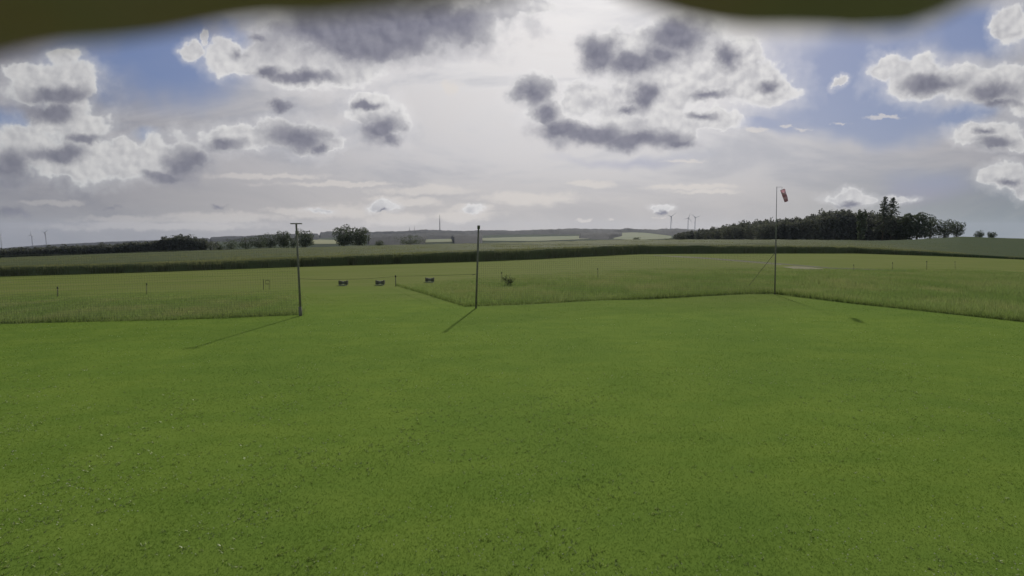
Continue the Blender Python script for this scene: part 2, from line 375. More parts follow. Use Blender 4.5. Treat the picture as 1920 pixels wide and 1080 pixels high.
# ------------------------------------------------------------------ grasses
def blades(name, P, h, w, lean, Mt, nseg=1):
    n = len(P); yaw = rng.uniform(0, 2 * np.pi, n); la = rng.uniform(0, 2 * np.pi, n); ll = lean * h * rng.uniform(.2, 1, n)
    dx = np.cos(yaw) * w * .5; dy = np.sin(yaw) * w * .5; V = np.zeros((n, 3, 3))
    V[:, 0] = P + np.stack([dx, dy, 0 * dx], -1); V[:, 1] = P - np.stack([dx, dy, 0 * dx], -1)
    V[:, 2] = P + np.stack([np.cos(la) * ll, np.sin(la) * ll, h], -1)
    me = np_mesh(name, V.reshape(-1, 3), np.arange(n * 3).reshape(-1, 3))
    return link(name, me, Mt)
def scatter(n, xr, yr, near, far, px0, px1, dens=None):
    X = rng.uniform(*xr, n); Y = rng.uniform(*yr, n); px = pxu(X / Y)
    ok = (px > px0) & (px < px1) & (Y > near(px) + .7 * (vnoise(X, X * 0, .45) - .5) + .35 * (vnoise(X + 5, X * 0, 1.6) - .5)) & (Y < far(px))
    if dens is not None: ok &= rng.uniform(0, 1, n) < dens(X, Y)
    X, Y = X[ok], Y[ok]; return np.stack([X, Y, zg(X, Y)], -1)
NOFF = rng.uniform(0, 1, 64)
def vnoise(X, Y, s):                  # cheap smooth value noise
    x, y = X * s, Y * s; i, j = np.floor(x).astype(int), np.floor(y).astype(int); fx, fy = x - i, y - j
    fx, fy = fx * fx * (3 - 2 * fx), fy * fy * (3 - 2 * fy)
    hsh = lambda a, b: (np.sin(a * 127.1 + b * 311.7) * 43758.5453) % 1.
    return (hsh(i, j) * (1 - fx) + hsh(i + 1, j) * fx) * (1 - fy) + (hsh(i, j + 1) * (1 - fx) + hsh(i + 1, j + 1) * fx) * fy

M1n = C([(-250,615),(0,607),(300,601),(564,590.5)]); M1f = C([(-250,562),(0,552),(400,547),(564,544)])
M2n = C([(742,536),(800,553),(870,575),(1000,570),(1130,563),(1220,561),(1400,551),(1453,551),(1600,569),(1780,588),(1920,603),(2150,625)])
M2f = C([(742,534),(900,519),(1160,506),(1300,501),(1450,501),(1600,502),(1800,502),(2150,515)])
def rowY(c): return lambda px: gp(px, c(px))[..., 1]

def lawn():
    # density falls with distance squared: the blades a camera at 4 m can still tell apart
    n = 420000; t = rng.uniform(0, 1, n); Y = 4.3 * (34 / 4.3) ** t; u = rng.uniform(-1.12, 1.12, n); X = u * Y; px = pxu(u)
    lim = np.where(px < 564, rowY(M1n)(px), np.where(px < 742, 60, rowY(M2n)(px)))
    ok = Y < lim + .05; X, Y = X[ok], Y[ok]
    P = np.stack([X, Y, zg(X, Y)], -1); s = (Y / 7) ** .75; pat = .75 + .5 * vnoise(X, Y, .8)
    tag(blades('lawn_grass', P, rng.uniform(.008, .022, len(P)) * pat, .0070 * s, 1.8, M['blade']),
        'short mown green grass covering the near airfield', 'grass', kind='stuff')
lawn()
def weeds():
    n = 7000; t = rng.uniform(0, 1, n); Y = 5.2 * (16 / 5.2) ** t; X = rng.uniform(-1.1, 1.1, n) * Y
    k = rng.uniform(0, 1, n) < np.clip((vnoise(X, Y, .55) + vnoise(X + 9, Y, 1.7) - .75) * 1.6, 0, 1) * np.where(X < 2, 1, .45)
    X, Y = X[k], Y[k]; P = np.stack([X, Y, zg(X, Y)], -1); P = np.repeat(P, 5, 0) + rng.normal(0, .02, (len(P) * 5, 3)) * (1, 1, 0)
    tag(blades('clover_leaves', P, rng.uniform(.015, .035, len(P)), .018, 1.6, M['weed']), 'pale weeds and clover leaves in the mown lawn', 'weeds', kind='stuff')
    n = 6500; t = rng.uniform(0, 1, n); Y = 5.2 * (24 / 5.2) ** t; X = rng.uniform(-1.1, 1.1, n) * Y
    k = rng.uniform(0, 1, n) < np.clip((vnoise(X + 40, Y, .5) + vnoise(X + 3, Y, 1.6) - .85) * 1.6, 0, 1); X, Y = X[k], Y[k]
    c = np.stack([X, Y, zg(X, Y) + .05], -1); oc = np.array([(1,0,0),(0,1,0),(-1,0,0),(0,-1,0),(0,0,.9),(0,0,-.9)], float)
    V = c[:, None] + oc[None] * rng.uniform(.006, .012, (len(c), 1, 1)) * ((Y / 9) ** .3)[:, None, None]
    f = np.array([(0,1,4),(1,2,4),(2,3,4),(3,0,4),(1,0,5),(2,1,5),(3,2,5),(0,3,5)]); Fc = (f[None] + 6 * np.arange(len(c))[:, None, None]).reshape(-1, 3)
    tag(link('clover_flowers', np_mesh('clover_flowers', V.reshape(-1, 3), Fc), M['flower']), 'tiny white clover heads speckling the near lawn', 'flowers', kind='stuff')
weeds()
def meadow(name, n, near, far, px0, px1, xr, yr, label, hmax):
    nr, fr = rowY(near), rowY(far)
    P = scatter(n, xr, yr, nr, fr, px0, px1, lambda X, Y: .55 + .45 * vnoise(X, Y, .4))
    X, Y = P[:, 0], P[:, 1]; px = pxu(X / Y); e = np.clip((fr(px) - Y) / 16, .12, 1) * np.clip(.35 + (Y - nr(px) + 1.6 * (vnoise(X, Y, .6) - .5)) / 1.4, .25, 1)
    tall = (.45 + .55 * vnoise(X + 5, Y, .35)) * (.75 + .25 * vnoise(X, Y, 1.9)) * e
    k = 4; P = np.repeat(P, k, 0); P[:, :2] += rng.normal(0, .12, (len(P), 2)); tall = np.repeat(tall, k)
    tag(blades(name, P, hmax * tall * rng.uniform(.45, 1.1, len(P)), rng.uniform(.012, .026, len(P)), .45, M['meadow']), label, 'tall grass', kind='stuff')
def shaded_edge_grass(name, near, px0, px1, n, label):
    nr = rowY(near); px = rng.uniform(px0, px1, n); Y = nr(px) + rng.uniform(0, 1, n) ** 2 * 1.1 + .05; X = (px - 960) / 961 * Y
    P = np.stack([X, Y, zg(X, Y)], -1)
    tag(blades(name, P, rng.uniform(.08, .42, n) * (.15 + 1.3 * vnoise(X, Y * 0 + 2, .22) ** 1.5), rng.uniform(.014, .03, n), .35, M['edge']), label, 'grass', kind='stuff')
M['edge'] = mat('shaded_edge_grass', (.135, .180, .065), (.155, .195, .08), .8, .8, .42, .3, .1)  # darker, greener than the meadow: shade of its front put into the colour
shaded_edge_grass('shaded_edge_grass', M1n, -150, 562, 6000, 'green uncut fringe coloured darker as the shaded front of the left meadow')
shaded_edge_grass('shaded_edge_grass', M2n, 742, 2100, 16000, 'green uncut fringe coloured darker as the shaded front of the middle meadow')
meadow('tall_meadow', 95000, M1n, M1f, -150, 564, (-48, -9), (20, 44), 'unmown meadow grass behind the left net', .48)
meadow('tall_meadow', 210000, M2n, M2f, 742, 2050, (-14, 62), (18, 66), 'unmown meadow grass behind the middle net and windsock mast', .50)

# crop field beyond the runway
def crop():
    cols = np.arange(-260, 2240, 3.0); d1, d2 = D1c(cols), D2c(cols); h = hcrop(cols)
    ts = np.concatenate([[0, 0, 0], np.linspace(0, 1, 110) ** 1.7]); V = np.zeros((len(cols), len(ts), 3))
    for j, t in enumerate(ts):
        Yv = d1 + (d2 - d1) * t; X = (cols - 960) / 961 * Yv; z = zg(X, Yv)
        dep = Yv - d1; frac = (0, .42, .74)[j] if j < 3 else np.clip(.80 + .20 * dep / (2.5 + 5 * vnoise(X, Yv * 0 + 3, .08)), 0, 1)
        back = np.clip((1 - t) / .02, 0, 1) if t > .97 else 1
        hh = h * frac * back * (.86 + .16 * (vnoise(X, X * 0, .11) - .3) * (t < .2) + .16 * vnoise(X, Yv * .5, .35) + .08 * vnoise(X, Yv, 1.3)) 
        V[:, j] = np.stack([X, Yv + ((.0, .1, .25)[j] if j < 3 else .5) + .35 * (vnoise(X, Yv, .9) - .5) * (t < .01), z + hh], -1)
    root = thing('crop_field', tuple(V[400, 0]), 'tall green crop standing across the far side of the runway', 'crop field')
    del root['category']; bpy.data.objects.remove(root)
    o = link('crop_field', grid_mesh('crop_field', V), M['crop'])
    # loose leaves and stems along the front and over the top, joined to the same stand
    n = 150000; px = rng.uniform(-260, 2240, n); t = np.where(rng.uniform(0, 1, n) < .35, rng.uniform(0, .02, n), rng.uniform(0, 1, n) ** 1.6 * .98)
    d1, d2, h = D1c(px), D2c(px), hcrop(px); Yv = d1 + (d2 - d1) * t; X = (px - 960) / 961 * Yv
    front = t < .006; dep = np.clip(.76 + .2 * (Yv - d1) / 5, 0, .97); z = zg(X, Yv) + np.where(front, 0, h * dep * .9); hh = np.where(front, h * rng.uniform(.45, 1.0, n), h * rng.uniform(.10, .28, n))
    b = blades('crop_leaf', np.stack([X, Yv, z], -1), hh, rng.uniform(.04, .10, n), .25, M['stem'])
    import bmesh
    bm = bmesh.new(); bm.from_mesh(o.data); n0 = len(bm.faces); bm.from_mesh(b.data); bm.faces.ensure_lookup_table()
    for fc in bm.faces[n0:]: fc.material_index = 1
    o.data.materials.append(M['stem']); bm.to_mesh(o.data); bm.free(); bpy.data.objects.remove(b)
    tag(o, 'tall green crop standing across the far side of the runway', 'crop field', kind='stuff')
crop()

# ------------------------------------------------------------------ trees
def cards(cents, size, flat=.0):
    """small leaf clumps: bent quads with random facing"""
    n = len(cents); a = rng.normal(size=(n, 3)); a /= np.linalg.norm(a, axis=1)[:, None]
    b = np.cross(a, rng.normal(size=(n, 3))); b /= np.linalg.norm(b, axis=1)[:, None]
    s = size * rng.uniform(.6, 1.3, (n, 1)); V = np.zeros((n, 4, 3))
    V[:, 0] = cents + a * s; V[:, 1] = cents + b * s * .6; V[:, 2] = cents - a * s * .8; V[:, 3] = cents - b * s * .6
    V[:, 1, 2] += s[:, 0] * .25
    return V
def lobed(center, rad, nlobe, nleaf, seedless=None, shell=.62):
    c = np.array(center); rad = np.array(rad); out = []
    i_ = np.arange(nlobe) + .5; zz = 1 - 2 * i_ / nlobe; th = i_ * 2.39996 + rng.uniform(0, 6.28); rr_ = np.sqrt(1 - zz ** 2)
    d = np.stack([rr_ * np.cos(th), rr_ * np.sin(th), zz], -1) + rng.normal(0, .12, (nlobe, 3))
    lc = c + d * rad * rng.uniform(.50, .68, (nlobe, 1)); lr = rad * rng.uniform(.30, .46, (nlobe, 1)) * (1, 1, 1.)
    lc[0] = c; lr[0] = rad * .6
    k = rng.integers(0, nlobe, nleaf); q = rng.normal(size=(nleaf, 3)); q /= np.linalg.norm(q, axis=1)[:, None]
    return lc[k] + q * lr[k] * (rng.uniform(shell ** 2, 1, (nleaf, 1)) ** .5)
def mesh_cards(name, cents, size, Mt, parent=None, org=None):
    V = cards(cents, size); o_ = np.array(parent.location if parent else (org if org is not None else (0, 0, 0)))
    me = np_mesh(name, V.reshape(-1, 3) - o_, np.arange(len(V) * 4).reshape(-1, 4)); o = link(name, me, Mt)
    if parent: o.parent = parent
    elif org is not None: o.location = org
    return o
def broad(px, top, halfw, Y, label, cat='tree', name='broadleaf_tree', group=None, base=None, nleaf=2200, low=.12, Mt=None, lean=0.):
    X = (px - 960) / 961 * Y; z0 = float(zg(X, Y)); zt = float(zrow(top, Y)); H = zt - z0; W = halfw / 961 * Y
    t = thing(name, (X, Y, z0), label, cat, group)
    tr = MB(); tw = max(.12, H * .03); tr.tube((X, Y, z0 - .2), (X + lean, Y, z0 + H * .35), tw, tw * .7); tr.tube((X + lean, Y, z0 + H * .35), (X + lean * 1.5, Y, z0 + H * .8), tw * .7, tw * .25)
    for i in range(6):
        a = rng.uniform(0, 6.28); zb = z0 + H * rng.uniform(.25, .55)
        tr.tube((X + lean, Y, zb), (X + lean + math.cos(a) * W * .6, Y + math.sin(a) * W * .6, zb + H * rng.uniform(.12, .3)), tw * .35, tw * .1, 5)
    tr.build('trunk', M['bark'], t)
    cz = z0 + H * (low + 1) / 2; ce = np.concatenate([lobed((X + lean, Y, cz), (W, W, H * (1 - low) / 2), 15, nleaf), lobed((X + lean, Y, z0 + H * .3), (W * .80, W * .8, H * .32), 9, nleaf // 2)])
    mesh_cards('crown', ce, max(.22, H * .028), Mt or M['leaf'], t); return t
def spruce(px, top, halfw, Y, label, group=None):
    X = (px - 960) / 961 * Y; z0 = float(zg(X, Y)); H = float(zrow(top, Y)) - z0; W = halfw / 961 * Y
    t = thing('spruce_tree', (X, Y, z0), label, 'tree', group)
    MB().tube((X, Y, z0 - .2), (X, Y, z0 + H * .98), .26, .04, 7).build('trunk', M['bark'], t)
    ce = []
    for i in range(150):
        f = rng.uniform(.22, 1) ** .9; z = z0 + H * f; L = W * (1.02 - f) ** .75 * rng.uniform(.55, 1.25) + .25; a = rng.uniform(0, 6.28)
        m_ = int(8 + 26 * L / W)
        s = rng.uniform(.1, 1, m_); drop = -.45 * L * s ** 1.3 + .12 * L * (s > .85)
        ce.append(np.stack([X + math.cos(a) * L * s, Y + math.sin(a) * L * s, z + drop], -1) + rng.normal(0, .14, (m_, 3)))
    mesh_cards('crown', np.concatenate(ce), .32, M['needle'], t); return t
def wood(name, label, samples, Mt, rows, leafs, size):
    """a far wood reading as one mass: many crowns of its own size merged into one canopy"""
    allc = []; tr = MB()
    for (px, top, Y, r) in samples:
        for j in range(rows):
            Yj = Y + j * r * 1.5 + rng.uniform(-1, 1); pj = px + rng.uniform(-.3, .3) * r / Yj * 961
            X = (pj - 960) / 961 * Yj; z0 = float(zg(X, Yj)); zt = float(zrow(top + rng.uniform(-1, 3.), Yj)) ; H = max(zt - z0, 3.)
            allc.append(lobed((X, Yj, z0 + H * .52), (r * 1.15, r, H * .48), 12, leafs))
            tr.tube((X, Yj, z0 - .3), (X, Yj, z0 + H * .6), .25, .12, 5)
            if j == 0:
                q = rng.uniform(-1, 1, (leafs * 2, 3)); allc.append(np.array((X, Yj + .5, z0 + H * .36)) + q * (r * 2.4, r * .8, H * (.36 - .10 * np.abs(q[:, 0]))[:, None][:, 0]) if False else np.array((X, Yj + .5, z0 + H * .35)) + q * (r * 2.2, r * .8, H * .37))
    V = cards(np.concatenate(allc), size).reshape(-1, 3); n = len(V) // 4
    o = link(name, np_mesh(name, V, np.arange(n * 4).reshape(-1, 4)), Mt)
    tag(o, label, 'wood', kind='stuff'); return o
# right wood
TopR = C([(1270,434),(1290,432),(1330,428),(1345,422),(1380,416),(1420,409),(1460,405),(1500,402),(1522,391),(1560,386),(1600,389),(1640,392),(1700,402)])
YR = C([(1270,460),(1350,380),(1450,300),(1560,260),(1700,240)])
px = 1276; sm = []
while px < 1694:
    Y = float(YR(px)); r = rng.uniform(2.6, 4.2) * (.8 if px < 1340 else 1); sm.append((px, float(TopR(px)) + rng.uniform(-2.6, 2.0), Y, r)); px += r * rng.uniform(.7, 1.35) / Y * 961
wood('dark_wood', 'dark dense wood rising towards the spruces beyond the crop', sm, M['leaf_dark'], 3, 900, .50)
TopL = C([(-220,474),(0,464),(60,462),(100,459),(200,456),(260,450),(292,449),(310,443),(328,438),(350,436),(370,440),(385,447),(395,455)])
px = -220; sm = []
while px < 384:
    Y = 235; r = rng.uniform(2.0, 3.6); sm.append((px, float(TopL(px)) + rng.uniform(-.8, 1.5), Y, r)); px += r * rng.uniform(.7, 1.3) / Y * 961
wood('dark_treeline', 'long low dark treeline behind the crop on the left side', sm, M['leaf_dark'], 2, 600, .42)

spruce(1652, 368, 25, 238, 'tall ragged spruce standing highest above the dark wood')
spruce(1667, 371, 30, 240, 'tall spruce with drooping branches at the right end of the dark wood')
broad(1611, 384, 9, 236, 'slim tree poking above the dark wood left of the spruces', nleaf=900)
broad(1694, 396, 16, 236, 'narrow tree just right of the spruces', nleaf=1400)
broad(1716, 390, 26, 232, 'broad open-crowned tree between the spruces and the hill crest', nleaf=2600)
broad(1741, 405, 18, 234, 'smaller tree against the right flank of the open-crowned tree', nleaf=1300)
broad(1767, 408, 18, 232, 'bushy tree second from the right end of the wood', nleaf=1500)
broad(1790, 411, 15, 230, 'last tree at the right end of the wood on the hill crest', nleaf=1300)
broad(1832, 430, 9, 224, 'first tiny round bush on the bare hill crest', 'bush', 'bush', nleaf=420, low=.02)
broad(1856, 432, 9, 224, 'second tiny round bush farther right on the hill crest', 'bush', 'bush', nleaf=420, low=.02)
# middle distance trees beyond the crop
broad(412, 455, 9, 260, 'small pale bush right of the left treeline', 'bush', 'bush', nleaf=500, low=.02)
broad(434, 446, 17, 262, 'low bush between the treeline and the T-topped pole', 'bush', 'bush', nleaf=900, low=.02)
broad(462, 439, 19, 262, 'rounded bush left of the trees behind the T-topped pole', 'bush', 'bush', nleaf=1100, low=.02)
broad(487, 436, 18, 264, 'dark tree standing between a rounded bush and the T-topped pole', nleaf=1500, low=.03)
broad(508, 434, 18, 258, 'wide low tree left of the domed tree behind the T-topped pole', nleaf=1500, low=.03)
broad(533, 427, 16, 262, 'domed tree immediately left of the T-topped pole', nleaf=1600, low=.03)
broad(551, 441, 9, 266, 'small tree hidden partly by the T-topped pole', nleaf=700, low=.03)
broad(574, 427, 20, 260, 'flat-topped tree immediately right of the T-topped pole', nleaf=2000, low=.03)
broad(646, 419, 22, 262, 'tall round tree, left one of the lone pair on the crop horizon', nleaf=2200, low=.06)
broad(675, 420, 22, 266, 'tall round tree, right one of the lone pair on the crop horizon', nleaf=2200, low=.06)
broad(712, 449, 11, 270, 'small bush right of the lone pair of trees', 'bush', 'bush', nleaf=500, low=.0)
broad(770, 438, 32, 300, 'broad domed thicket in front of the distant mast hill', 'bush', 'bush', nleaf=1500, low=.0)
broad(1193, 444, 9, 320, 'small dark bush in front of the far tan field', 'bush', 'bush', nleaf=400, low=.0)
broad(1255, 446, 14, 330, 'low bush at the left foot of the dark wood', 'bush', 'bush', nleaf=400, low=.0)
def meadow_bush():
    p = gp(952, 535); t = thing('meadow_bush', tuple(p), 'leafy bush growing in the meadow behind the middle net', 'bush')
    s = MB()
    for i in range(9):
        a = rng.uniform(0, 6.28); s.tube(p, p + np.array((math.cos(a) * .35, math.sin(a) * .35, rng.uniform(.5, 1.0))), .015, .006, 4)
    s.build('stem', M['bark'], t); mesh_cards('foliage', np.concatenate([lobed(p + np.array((rng.normal(0, .25), 0, rng.uniform(.3, .7))), (.28, .3, .3), 6, 110) for _ in range(5)]), .05, mat('bush_leaves', (.12, .15, .06), (.15, .18, .08), 3, .7, .35, .4, .2), t)
meadow_bush()

# ------------------------------------------------------------------ far hills
def farY(px, row): return np.clip(1200 + (Rc(px) + 24 - row) / 20 * 2800, 1000, 4450)
def fgrid(x0, x1, top, bot, step, ny):
    xs = np.arange(x0, x1 + step, step); T = np.linspace(0, 1, ny)
    rows = bot(xs)[:, None] + (top(xs) - bot(xs))[:, None] * T; PX = xs[:, None] + 0 * rows
    Y = farY(PX, rows); X = (PX - 960) / 961 * Y; return PX, rows, X, Y, zg(X, Y), T
def farfield(name, x0, x1, top, bot, Mt):
    PX, rows, X, Y, Z, T = fgrid(x0, x1, C(top), C(bot), 2, 8)
    tag(link(name, grid_mesh(name, np.stack([X, Y, Z + 1.5], -1)), Mt, smooth=True), kind='structure')
def farwood(x0, x1, top, bot, hgt, label):
    PX, rows, X, Y, Z, T = fgrid(x0, x1, C(top), C(bot), .8, 24)
    e = np.minimum(1, np.minimum(T[None] * 8, (1 - T[None]) * 14) + 0 * X)
    ex = np.clip(np.minimum(PX - x0, x1 - PX) / 3, 0, 1)
    hh = hgt * (.50 + .70 * vnoise(X, Y * .3, .010) + .50 * vnoise(X, Y, .030) + .15 * vnoise(X + 7, Y, .09)) * e * ex
    o = link('far_wood', grid_mesh('far_wood', np.stack([X, Y, Z + hh - .5], -1)), M['farwood'])
    tag(o, label, 'wood', kind='stuff')
farwood(600, 1450, [(600,436),(700,433.5),(800,432),(900,432),(1000,431),(1060,429),(1250,429),(1450,430)],
        [(600,447),(700,440),(780,441),(900,442),(930,440),(1030,439.5),(1100,440),(1150,440),(1165,437),(1200,435),(1220,437),(1260,442),(1330,446),(1450,447)], 20, 'blue-grey forest along the far ridge below the mast')
farwood(690, 905, [(690,441),(780,442),(905,442)], [(690,459),(740,459),(796,459),(800,449),(848,448),(852,457),(905,456)], 14, 'lower dark wood on the far slope under the mast')
farwood(1085, 1166, [(1085,441),(1120,439),(1166,438)], [(1085,448),(1140,449),(1166,443)], 14, 'dark wood tongue beside the far tan field')
farwood(395, 600, [(395,445),(480,442),(600,438)], [(395,453),(480,453),(600,450)], 12, 'far wood between the left bushes and the lone pair of trees')
farwood(-200, 395, [(-200,471),(0,464),(100,457),(240,450.5),(395,445)], [(-200,485),(0,474),(100,468),(240,462),(395,455)], 7, 'dark far slope wood behind the left treeline')
farfield('hay_field', 586, 642, [(586,449),(642,451)], [(586,458),(642,458)], M['field1'])
farfield('far_pasture', 798, 848, [(798,449.5),(848,448.2)], [(798,455.5),(848,454)], M['field2'])
farfield('far_pasture', 903, 1200, [(903,447),(960,445),(1040,443.5),(1200,441)], [(903,452),(1000,453),(1100,449),(1130,446),(1200,442)], M['field2'])
farfield('far_pasture', 1150, 1258, [(1150,436.5),(1175,435.5),(1210,437),(1258,443)], [(1150,449),(1200,450),(1258,448)], M['field2'])
farfield('ploughed_field', 1172, 1214, [(1172,436.6),(1214,437.8)], [(1172,441),(1214,440.5)], M['field3'])
def house(px, row, Y, w, label):
    X = (px - 960) / 961 * Y; z = float(zg(X, Y)); t = thing('house', (X, Y, z), label, 'house')
    MB().box((X, Y, z + w * .25), (w, w * .7, w * .5)).build('wall', M['wall'], t)
    m = MB(); b = z + w * .5
    m.v = [(X - w * .54, Y - w * .4, b), (X + w * .54, Y - w * .4, b), (X + w * .54, Y + w * .4, b), (X - w * .54, Y + w * .4, b), (X - w * .54, Y, b + w * .3), (X + w * .54, Y, b + w * .3)]
    m.f = [(0,1,5,4),(2,3,4,5),(0,4,3),(1,2,5),(3,2,1,0)]; m.build('roof', M['roof'], t)
house(425, 448, 900, 9, 'tiny white house on the far slope left of the T-topped pole')

def turbine(px, hub, foot, Y, rot, label, yaw=.3):
    X = (px - 960) / 961 * Y; zh = float(zrow(hub, Y)); z0 = min(float(zg(X, Y)), float(zrow(foot + 1, Y)))
    t = thing('wind_turbine', (X, Y, z0), label, 'wind turbine', None)
    MB().tube((X, Y, z0), (X, Y, zh), 3.4, 2.2, 10).build('tower', M['white'], t)
    MB().box((X, Y + 1, zh), (6, 12, 6), yaw).build('nacelle', M['white'], t)
    hub_ = Vector((X, Y - 8, zh)); MB().tube(hub_, hub_ + Vector((0, 4, 0)), 2.5, 3, 10).build('hub', M['white'], t)
    L = (foot - hub) / 961 * Y * .48
    for i in range(3):
        a = rot + i * 2.0944; MB().tube(hub_, hub_ + Vector((math.sin(a) * L, 0, math.cos(a) * L)), 2.2, .5, 6).build('blade', M['white'], t)
turbine(5, 443, 464, 4100, .5, 'wind turbine at the far left edge of the horizon')
turbine(63, 441, 459, 4300, 0.1, 'middle wind turbine of the three on the left horizon')
turbine(89, 436, 457, 4200, .95, 'rightmost and tallest wind turbine of the three on the left horizon')
turbine(1256, 406, 431, 4300, .9, 'leftmost wind turbine of the three between the ridge and the dark wood')
turbine(1288, 409, 431, 4400, .3, 'middle wind turbine of the three near the dark wood')
turbine(1301, 408, 431, 4350, 1.2, 'wind turbine nearest the dark wood on the ridge')
def mast(px, top, foot, Y, r, label, name='radio_mast'):
    X = (px - 960) / 961 * Y; z0 = float(zrow(foot, Y)) - 15; zt = float(zrow(top, Y)); t = thing(name, (X, Y, z0), label, 'mast')
    zm = z0 + (zt - z0) * .62
    MB().tube((X, Y, z0), (X, Y, zm), r, r * .8, 10).build('tower', M['mast'], t); MB().tube((X, Y, zm), (X, Y, zt), r * .62, r * .3, 8).build('antenna', M['mast'], t)
mast(825.5, 403, 432, 4000, 3.6, 'tall slim radio mast rising from the far forested ridge')
mast(769, 426, 431, 4000, 2.2, 'short antenna left of the tall radio mast, the farther of two', 'antenna_mast')
mast(778, 424.5, 431, 4000, 2.0, 'slightly taller short antenna of the two left of the radio mast', 'antenna_mast')

# ------------------------------------------------------------------ poles, nets, windsock
def col_pt(px, row, Y): return Vector(at(px, row, Y).tolist())
def gpt(px, row): return Vector(gp(px, row).tolist())
b1 = gpt(564, 592); t1 = col_pt(555.5, 420.5, b1.y)
p1 = thing('net_pole', b1, 'dark net pole with a T-shaped top at the left gap', 'pole', 'net poles')
MB().tube(b1 - Vector((0, 0, .3)), t1, .052, .044, 12).build('post', M['post'], p1, True)
MB().box(t1 + Vector((0, 0, .03)), (.54, .10, .055)).build('crossbar', M['post'], p1)
MB().box(col_pt(557, 436, b1.y), (.12, .14, .16)).build('clamp', M['post'], p1)
MB().tube(b1 - Vector((0, 0, .25)), b1 + Vector((-.02, 0, .45)), .085, .08, 12).build('ground_sleeve', M['post'], p1, True)
b2 = gpt(892, 578); t2 = col_pt(897.5, 424.5, b2.y)
p2 = thing('net_pole', b2, 'plain dark net pole at the corner of the middle meadow', 'pole', 'net poles')
MB().tube(b2 - Vector((0, 0, .3)), t2, .054, .048, 12).build('post', M['post'], p2, True)
MB().tube(t2 - Vector((0, 0, .14)), t2 + Vector((0, 0, .05)), .075, .075, 12).build('cap', M['dark'], p2, True)
hk = col_pt(892, 514, b2.y); MB().tube(hk, hk + Vector((-.2, -.02, -.05)), .015, .012, 6).build('hook', M['post'], p2)
b3 = gpt(1453, 552); t3 = col_pt(1456.5, 350, b3.y)
p3 = thing('windsock_mast', b3, 'thin tall mast carrying the windsock at the meadow corner', 'mast')
mid = b3.lerp(t3, .52)
MB().tube(b3 - Vector((0, 0, .3)), mid, .045, .04, 10).build('lower_pole', M['post'], p3, True)
MB().tube(mid, t3, .026, .018, 10).build('upper_pole', M['metal'], p3, True)
arm = col_pt(1466, 350.5, b3.y); MB().tube(t3 + Vector((0, 0, -.03)), arm, .010, .010, 6).build('arm', M['metal'], p3)
ga = b3.lerp(t3, .40); gb = gpt(1400, 541)
MB().tube(ga, gb, .017, .017, 6).build('stay', M['post'], p3)

def windsock():
    a = col_pt(1467.5, 355.5, b3.y); b = col_pt(1474.5, 378, b3.y); ax = (b - a).normalized(); x = ax.orthogonal().normalized(); y = ax.cross(x)
    t = thing('windsock', a, 'limp faded red and white banded windsock hanging from the mast arm', 'windsock'); L = (b - a).length
    m1 = mat('sock_red', (.40, .22, .26), (.45, .26, .30), 6, .8, .55, tint=(1, 1, 1.05)); m2 = mat('sock_white', (.55, .42, .45), (.60, .46, .49), 6, .8, .55, tint=(1, 1, 1.05))
    n = 20; 
    def ring(f):
        c = a + ax * L * f + x * .02 * math.sin(f * 7); r = .195 * (1 - f) + .125 * f
        return [c + x * r * (1 + .10 * math.sin(3 * q * 6.283 / n + f * 9)) * math.cos(q * 6.283 / n) + y * r * (1 + .12 * math.cos(2 * q * 6.283 / n + f * 5)) * .8 * math.sin(q * 6.283 / n) for q in range(n)]
    for k in range(5):
        s = MB(); fs = np.linspace(k / 5, (k + 1) / 5, 5)
        for f in fs: s.v += [tuple(p) for p in ring(f)]
        for j in range(4):
            for q in range(n): s.f.append((j * n + q, j * n + (q + 1) % n, (j + 1) * n + (q + 1) % n, (j + 1) * n + q))
        s.build('red_band' if k % 2 == 0 else 'white_band', m1 if k % 2 == 0 else m2, t, True)
    h = MB(); rg = ring(0)
    for q in range(n): h.tube(rg[q], rg[(q + 1) % n], .008, .008, 5)
    h.tube(rg[0], arm, .005, .005, 4); h.tube(rg[n // 2], arm, .005, .005, 4); h.build('hoop', M['metal'], t)
windsock()

def net(a, b, h, label, sp=.12, r=.003):
    a, b = Vector(a), Vector(b); L = (b - a).length; d = (b - a) / L; m = MB(); n = int(L / sp)
    sag = lambda f: -.10 * math.sin(math.pi * f) - .05 * math.sin(math.pi * f * 3) ** 2
    for i in range(n + 1):
        f = i / n; p = a.lerp(b, f); p.z = float(zg(p.x, p.y)) + .06; top = h + sag(f); m.tube(p, p + Vector((0, 0, top)), r, r, 3, False)
    for j in range(int(h / sp) + 1):
        s = 24; pts = []
        for i in range(s + 1):
            f = i / s; p = a.lerp(b, f); p.z = float(zg(p.x, p.y)) + .06 + (h + sag(f)) * j / int(h / sp); pts.append(p)
        rr = r * (3 if j == int(h / sp) else 1)
        for i in range(s): m.tube(pts[i], pts[i + 1], rr, rr, 3, False)
    o = m.build('safety_net', M['net'], None, False, a); return tag(o, label, 'net', 'safety nets')
net(gpt(-190, 618) , b1 + Vector((-.08, 0, 0)), 3.4, 'fine mesh safety net left of the T-topped pole')
net(b2 + Vector((.08, 0, 0)), b3 + Vector((-.06, 0, 0)), 3.4, 'fine mesh safety net from the plain pole to the windsock mast')

